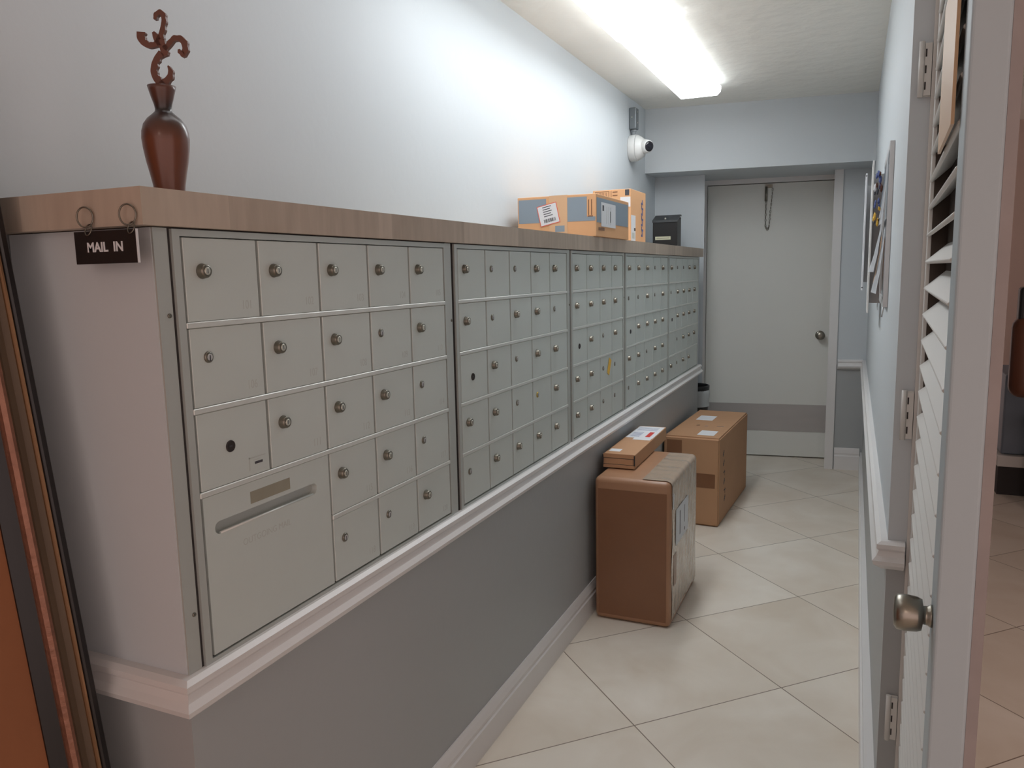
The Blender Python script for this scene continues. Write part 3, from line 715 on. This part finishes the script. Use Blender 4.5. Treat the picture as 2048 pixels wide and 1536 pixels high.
b = BM(); box(b, -.251, -.150, 4.2478, 4.2492, 1.616, 1.637, 0); box(b, -.243, -.158, 4.2472, 4.2478, 1.624, 1.629, 1); obj('ivory_label', b, [m_ivory, m_label], db, 'ivory strip label')

# ------------------------------------------------------------------ security camera and its conduit box
cx0 = LW(4.03)
sc = thing('security_camera', 'white dome security camera on the left wall near the ceiling', 'camera', (cx0, 4.03, 2.178))
b = BM(); lathe(b, [(.078, .0005), (.080, .006), (.081, .040), (.079, .044)], (cx0, 4.03, 2.178), 'x', 40); obj('base_plate', b, m_camw, sc)
b = BM(); lathe(b, [(.079, .045), (.078, .052), (.066, .072), (.054, .088), (.046, .092)], (cx0, 4.03, 2.178), 'x', 40); obj('housing', b, m_camw, sc)
eye = Vector((.72, -.58, -.12)).normalized()
Q = eye.to_track_quat('Z', 'Y').to_matrix().to_4x4()
c0 = Vector((cx0+.085, 4.025, 2.183))
b = BM(); lathe(b, [(.020, -.02), (.040, -.006), (.044, .010), (.042, .030), (.037, .052), (.033, .058)], c0, mat=Q, seg=32); obj('eyeball', b, m_camw, sc)
b = BM(); lathe(b, [(.031, .0585), (.030, .062), (.012, .0625)], c0, mat=Q, seg=28); lathe(b, [(.011, .0626), (.009, .066)], c0, mat=Q, seg=20); obj('lens', b, m_glass, sc, 'dark round lens')
jb = thing('junction_box', 'grey conduit box on the left wall, above the security camera', 'junction box', (cx0, 4.03, 2.27))
b = BM(); box(b, cx0+.0003, cx0+.045, 3.995, 4.065, 2.290, 2.418, bev=.006, seg=3); obj('box_body', b, m_gmet, jb)
b = BM()
for zz in (2.33, 2.395): lathe(b, [(.004, 0), (.003, .002)], (cx0+.045, 4.035, zz), 'x', 10)
lathe(b, [(.004, 0), (.003, .002)], (cx0+.02, 3.995, 2.36), '-y', 10)
obj('screw', b, m_lockc, jb, 'cover screws')
b = BM(); tube(b, [(cx0+.022, 4.03, 2.291), (cx0+.022, 4.03, 2.2475)], .013, 14); lathe(b, [(.017, 0), (.017, .014)], (cx0+.022, 4.03, 2.276), 'z', 14); obj('conduit', b, m_conduit, jb)

# ------------------------------------------------------------------ fluorescent fixtures
m_fill = [new_mat('lit_diffuser_fill', (1, 1, 1, 1), .4, emit=(.93, .97, 1, 1), estr=TUBE*.17), new_mat('lit_diffuser_fill_side', (1, 1, 1, 1), .4, emit=(.93, .97, 1, 1), estr=TUBE*.10)]  # weak glow for the fill fixture added above the view
def fixture(x0, x1, y0, y1, z0, label, ms=None, grp='fluorescent ceiling fixtures in one line'):
    t = thing('ceiling_light', label, 'ceiling light', ((x0+x1)/2, (y0+y1)/2, ZC), 0, grp)
    b = BM(); box(b, x0+.02, x1-.02, y0+.004, y1-.004, ZC-.030, ZC-.0005); obj('housing', b, m_camw, t)
    b = BM()
    pr = [(x0, ZC-.028), (x0+.003, z0+.020), (x0+.022, z0), (x1-.022, z0), (x1-.003, z0+.020), (x1, ZC-.028)]
    l = [b.verts.new((p[0], y0+.006, p[1])) for p in pr]; r = [b.verts.new((p[0], y1-.006, p[1])) for p in pr]
    for i in range(len(pr)): j = (i+1) % len(pr); fc = b.faces.new((l[i], l[j], r[j], r[i])); fc.material_index = 0 if i == 2 else 1
    obj('lens', b, ms or [m_lens, m_lenss], t, 'glowing white wrap-around lens')
    for ya, yb in ((y0, y0+.0055), (y1-.0055, y1)):
        b = BM(); l = [b.verts.new((p[0], ya, p[1]-(.0 if 0 < i < 5 else 0))) for i, p in enumerate(pr)]; r = [b.verts.new((p[0], yb, p[1])) for p in pr]
        b.faces.new(l); b.faces.new(r[::-1])
        for i in range(len(pr)): j = (i+1) % len(pr); b.faces.new((l[i], l[j], r[j], r[i]))
        obj('end_cap', b, ms[1] if ms else m_lensd, t, 'translucent end cap')
    return t
fixture(-.030, .220, 2.545, 3.855, 2.405, 'far fluorescent ceiling light, ending in front of the soffit')
fixture(-.030, .222, 1.24, 2.535, 2.395, 'near fluorescent ceiling light, cut by the top of the view')
fixture(-.030, .222, -.075, 1.230, 2.395, 'dim fluorescent fill light added above the view at the hall entrance', m_fill)  # unseen, added to brighten the near left wall
# warm fill lamps added out of view, in modelled housings
def fill_lamp(x, y, mat):
    t = thing('fill_light', 'square warm fill light added on the ceiling, out of view', 'ceiling light', (x, y, ZC), 0, 'added fill lights')
    b = BM(); box(b, x-.32, x+.32, y-.32, y+.32, ZC-.05, ZC-.0005); obj('housing', b, m_camw, t)
    b = BM(); box(b, x-.29, x+.29, y-.29, y+.29, ZC-.056, ZC-.0505); obj('diffuser', b, mat, t)
fill_lamp(2.6, 1.6, m_warm); fill_lamp(.9, -2.8, new_mat('lit_fill_diffuser_dim', (1, 1, 1, 1), .4, emit=(1, .78, .68, 1), estr=5))

# ------------------------------------------------------------------ louvered door on the right
hx, hy = 1.114, 1.086; lx, ly = 1.086, .190
ld_ = math.atan2(ly-hy, lx-hx); LD = math.hypot(lx-hx, ly-hy)
lv = thing('louvered_door', 'white louvered door standing close on the right', 'door', (hx, hy, .01), ld_)
TH = .041
SL, SR = .052, .088
H0, H1 = 0, 2.03
def lpart(name, bmx, mat, label=None, parent=lv): return obj(name, bmx, mat, parent, label, world=False)
lpart('hinge_stile', lb(0, SL, 0, TH, H0, H1, bev=.0015), m_louv)
lpart('latch_stile', lb(LD-SR, LD, 0, TH, H0, H1, bev=.004, seg=3), m_edge, 'wide stile on the knob side')
lpart('top_rail', lb(SL, LD-SR, .004, TH-.004, H1-.10, H1), m_louv)
lpart('bottom_rail', lb(SL, LD-SR, .004, TH-.004, H0, .16), m_louv)
b = BM(); box(b, SL+.0002, LD-SR-.0002, TH-.0035, TH-.001, .162, H1-.102); box(b, SL+.0002, SL+.003, .007, TH-.0035, .162, H1-.102); lpart('gap_shade_sheet', b, new_mat('slat_shade_brown', srgb(70, 58, 50), .8, var=.1), 'dark brown sheet added as shade in the slat gaps')  # sheet and flange added to make the gaps between slats look shaded
pitch = .0565; nz = int((H1-.10-.16)/pitch)
ta = rad(42)
sl0 = BM()
a = bmesh.new(); box(a, SL-.004, LD-SR+.004, -.029, .029, -.0038, .0038, bev=.0025, seg=2)
join(sl0, a, 0, Matrix.Rotation(ta, 4, 'X'))
first_sl = None
for i in range(nz+1):
    z = .19+i*pitch
    if first_sl is None: first_sl = lpart('louver_slat', sl0, m_louv); o = first_sl
    else: o = first_sl.copy(); C.objects.link(o)
    o.parent = lv; o.location = (0, TH/2, z)
# knob
b = BM(); kx, kz = LD-.050, .950
lathe(b, [(.0150, 0), (.0145, .003), (.0125, .006), (.012, .011), (.0205, .0125), (.0228, .018), (.0242, .032), (.0232, .042), (.0185, .0455), (.007, .0465)], (kx, 0, kz), '-y', 32)
lpart('door_knob', b, m_steel, 'brushed nickel knob')
for zz in (1.835, 1.080, .335):
    b = BM(); box(b, 1.083, 1.1068, 1.0955, 1.0985, zz-.056, zz+.056, bev=.0008, seg=1); box(b, 1.0925, 1.1060, 1.088, 1.0955, zz-.054, zz+.054)
    tube(b, [(1.0865, 1.0895, zz-.057), (1.0865, 1.0895, zz+.058)], .0058, 12)
    for q9 in (-.034, .0, .034): box(b, 1.0935, 1.0965, 1.0872, 1.0882, zz+q9-.008, zz+q9+.008, 1)
    bmesh.ops.transform(b, matrix=(Matrix.Translation((hx, hy, .01)) @ Matrix.Rotation(ld_, 4, 'Z')).inverted(), verts=b.verts)
    lpart('hinge', b, [m_louv, m_dark], 'white painted butt hinge')
b = BM(); box(b, LD-.030, LD-.004, TH+.0002, TH+.013, .02, 1.98); lpart('edge_strip', b, m_pinkstrip, 'worn pinkish strip on the far edge')
# tan board stuck on the louvers
b = BM(); box(b, -.145, .145, -.0105, -.0065, 0, .215); 
tb = obj('tan_board', b, m_tan); tb.location = (1.0985-.0, .470, 1.585); 
dd = Vector((lx-hx, ly-hy, 0)).normalized(); tb.location = Vector((hx, hy, 0))+dd*.675+Vector((0, 0, 1.592)); tb.rotation_euler = (0, 0, ld_)
tag(tb, 'blank tan board fixed across the upper louvers of the right door', 'board')

# ------------------------------------------------------------------ boards on the right wall
B2X, B2Z0, B2Z1 = 1.018, 1.245, 1.800
B3X, B3Z0, B3Z1 = .998, 1.320, 1.792
def wallboard(name, label, y0, y1, z0, z1, xo, th=.006):
    t = thing(name, label, 'board', (RW(y0)-.01, (y0+y1)/2, z0), 0, None)
    return t
g1 = wallboard('notice_board', 'grey-framed notice board with pinned papers, nearest of the boards on the right wall', 1.75, 2.3, 1.295, 1.785, 0)
w = RW(1.75)
b = BM(); box(b, w-.014, w-.0006, 1.75, 1.84, 1.295, 1.785, bev=.001); box(b, w-.014, w-.0006, 1.84, 2.28, 1.295, 1.32); box(b, w-.014, w-.0006, 1.84, 2.28, 1.76, 1.785); box(b, w-.014, w-.001, 2.24, 2.30, 1.295, 1.785)
obj('board_frame', b, m_bezel, g1)
b = BM(); box(b, w-.008, w-.0006, 1.84, 2.24, 1.32, 1.76); obj('board_surface', b, m_conduit, g1)
def paper(x, y0, y1, z0, z1, curl, mat, lab=None, nm='pinned_paper'):
    g = BM(); n_ = 8
    def f(u, v):
        return Vector((x-curl*(1-v)**1.6*(.6+.4*u)-.0006*math.sin(17*v), y0+(y1-y0)*u, z0+(z1-z0)*v))
    sheet(g, f, 4, 10)
    a2 = [(v_.co.copy()) for v_ in g.verts]
    bmesh.ops.solidify(g, geom=g.faces[:], thickness=.0008)
    return obj(nm, g, mat, g1, lab)
paper(w-.016, 1.755, 1.92, 1.545, 1.762, .020, m_white)
paper(w-.016, 1.76, 1.94, 1.335, 1.56, .030, m_white)
paper(w-.020, 1.90, 2.06, 1.40, 1.60, .035, m_white)
paper(w-.018, 1.93, 2.08, 1.60, 1.74, .012, m_bluegrey, 'printed bluish leaflet')
paper(w-.017, 2.08, 2.22, 1.36, 1.52, .020, m_palet, 'yellowish leaflet')
def bunch(y, z, mats, s, nm, lab):
    g = BM(); r = random.Random(int(y*1000+z*100))
    for k in range(10):
        a = bmesh.new(); bmesh.ops.create_icosphere(a, subdivisions=1, radius=s*r.uniform(.4, .9))
        join(g, a, r.randrange(len(mats)), Matrix.Translation((w-.030-r.uniform(0, .018), y+r.uniform(-1, 1)*s*1.6, z+r.uniform(-1, 1)*s*3)) @ Matrix.Diagonal((.5, .8, 1.3, 1)))
    return obj(nm, g, mats, g1, lab)
bunch(1.86, 1.685, [m_leather, m_white, m_blue], .012, 'hanging_trinket', 'dark brown, white and blue hanging cluster')
bunch(1.88, 1.635, [m_ink, m_blue], .011, 'hanging_trinket', 'dark blue hanging tassel')
bunch(1.87, 1.575, [m_yel, m_yel, m_ink], .012, 'hanging_trinket', 'yellow hanging tag')
b = BM(); tube(b, [(w-.010, 1.80, 1.296), (w-.014, 1.80, 1.262)], .0022, 8); obj('pen', b, m_bezel, g1)
w2 = RW(2.4)
g2 = thing('display_panel', 'plain grey panel between the notice board and the screwed pale panel', 'board', (w2, 2.45, 1.22))
b = BM(); box(b, B2X-.006, B2X, 2.33, 2.56, B2Z0, B2Z1, bev=.001, seg=1); obj('panel', b, m_camw, g2)
b = BM(); box(b, B2X, w2-.0012, 2.52, 2.54, B2Z0+.03, B2Z1-.03); obj('standoff', b, m_bezel, g2)
w3 = RW(2.8)
g3 = thing('display_panel', 'pale narrow panel with corner screws, farthest of the boards on the right wall', 'board', (w3, 2.8, 1.30))
b = BM(); box(b, B3X-.007, B3X, 2.68, 2.95, B3Z0, B3Z1, bev=.001, seg=1); pn = obj('panel', b, m_white, g3)
b = BM()
box(b, B3X, w3-.0012, 2.90, 2.92, B3Z0+.03, B3Z1-.03); obj('standoff', b, m_bezel, g3)
for zz in (B3Z1-.01, B3Z0+.012):
    b = BM(); lathe(b, [(.0028, 0), (.002, .002)], (B3X-.0035, 2.679, zz), '-y', 10); obj('screw', b, m_ink, pn)

# ------------------------------------------------------------------ waste bin behind the end of the mailbox wall
wb = thing('waste_bin', 'black waste bin with a clear liner past the end of the mailbox wall', 'bin', (-.055, 4.60, 0))
b = BM(); lathe(b, [(.080, .0005), (.082, .01), (.104, .560), (.108, .585), (.109, .612), (.104, .615), (.098, .60), (.080, .03)], (-.055, 4.60, 0), 'z', 36); obj('bin_body', b, m_bin, wb)
b = BM()
n = 40
rg = [[b.verts.new((-.055+r*math.cos(2*PI*k/n)*(1+.012*math.sin(5*k)), 4.60+r*math.sin(2*PI*k/n)*(1+.012*math.cos(7*k)), z)) for k in range(n)] for r, z in ((.1055, .585), (.1125, .575), (.113, .55), (.108, .50), (.111, .47))]
for p, q_ in zip(rg, rg[1:]):
    for k in range(n): f = b.faces.new((p[k], p[(k+1) % n], q_[(k+1) % n], q_[k])); f.smooth = True
obj('liner', b, m_liner, wb, 'crumpled clear bin liner folded over the rim')

# ------------------------------------------------------------------ things seen in the side room
st = thing('equipment_cart', 'blue-grey cart with a pale lower rail, in the room beyond the louvered door', 'cart', (2.15, 4.9, 0))
b = BM(); box(b, 1.825, 2.5, 4.64, 5.2, .252, .745, bev=.01); obj('body', b, m_bluegrey, st)
b = BM(); box(b, 1.805, 2.52, 4.60, 5.22, .180, .250, bev=.004); obj('rail', b, m_louv, st, 'pale lower rail')
b = BM(); box(b, 1.815, 2.5, 4.62, 5.18, .0, .180); obj('plinth', b, m_dark, st)
ch = thing('armchair', 'dark brown chair with a black headrest, partly seen past the door edge', 'chair', (2.10, 4.15, 0))
b = BM(); box(b, 1.752, 2.30, 4.02, 4.16, .690, 1.14, bev=.065, seg=5)
for f in b.faces: f.smooth = True
obj('backrest', b, m_leather, ch)
b = BM(); box(b, 1.775, 2.27, 4.05, 4.14, 1.10, 1.292, bev=.02, seg=3); obj('headrest', b, m_black, ch, 'black headrest')
b = BM(); box(b, 1.93, 2.29, 4.14, 4.58, .42, .53, bev=.04, seg=3); obj('seat', b, m_leather, ch)
b = BM()
for xx in (1.97, 2.24): box(b, xx-.015, xx+.015, 4.135, 4.16, .45, .80)
obj('back_bracket', b, m_black, ch)
for xx in (1.97, 2.25):
    for yy in (4.19, 4.53):
        b = BM(); tube(b, [(xx, yy, .0), (xx, yy, .44)], .018, 10); obj('leg', b, m_black, ch)

for o in list(bpy.data.objects):
    if o.type == 'MESH' and not o.data.users: bpy.data.meshes.remove(o.data)
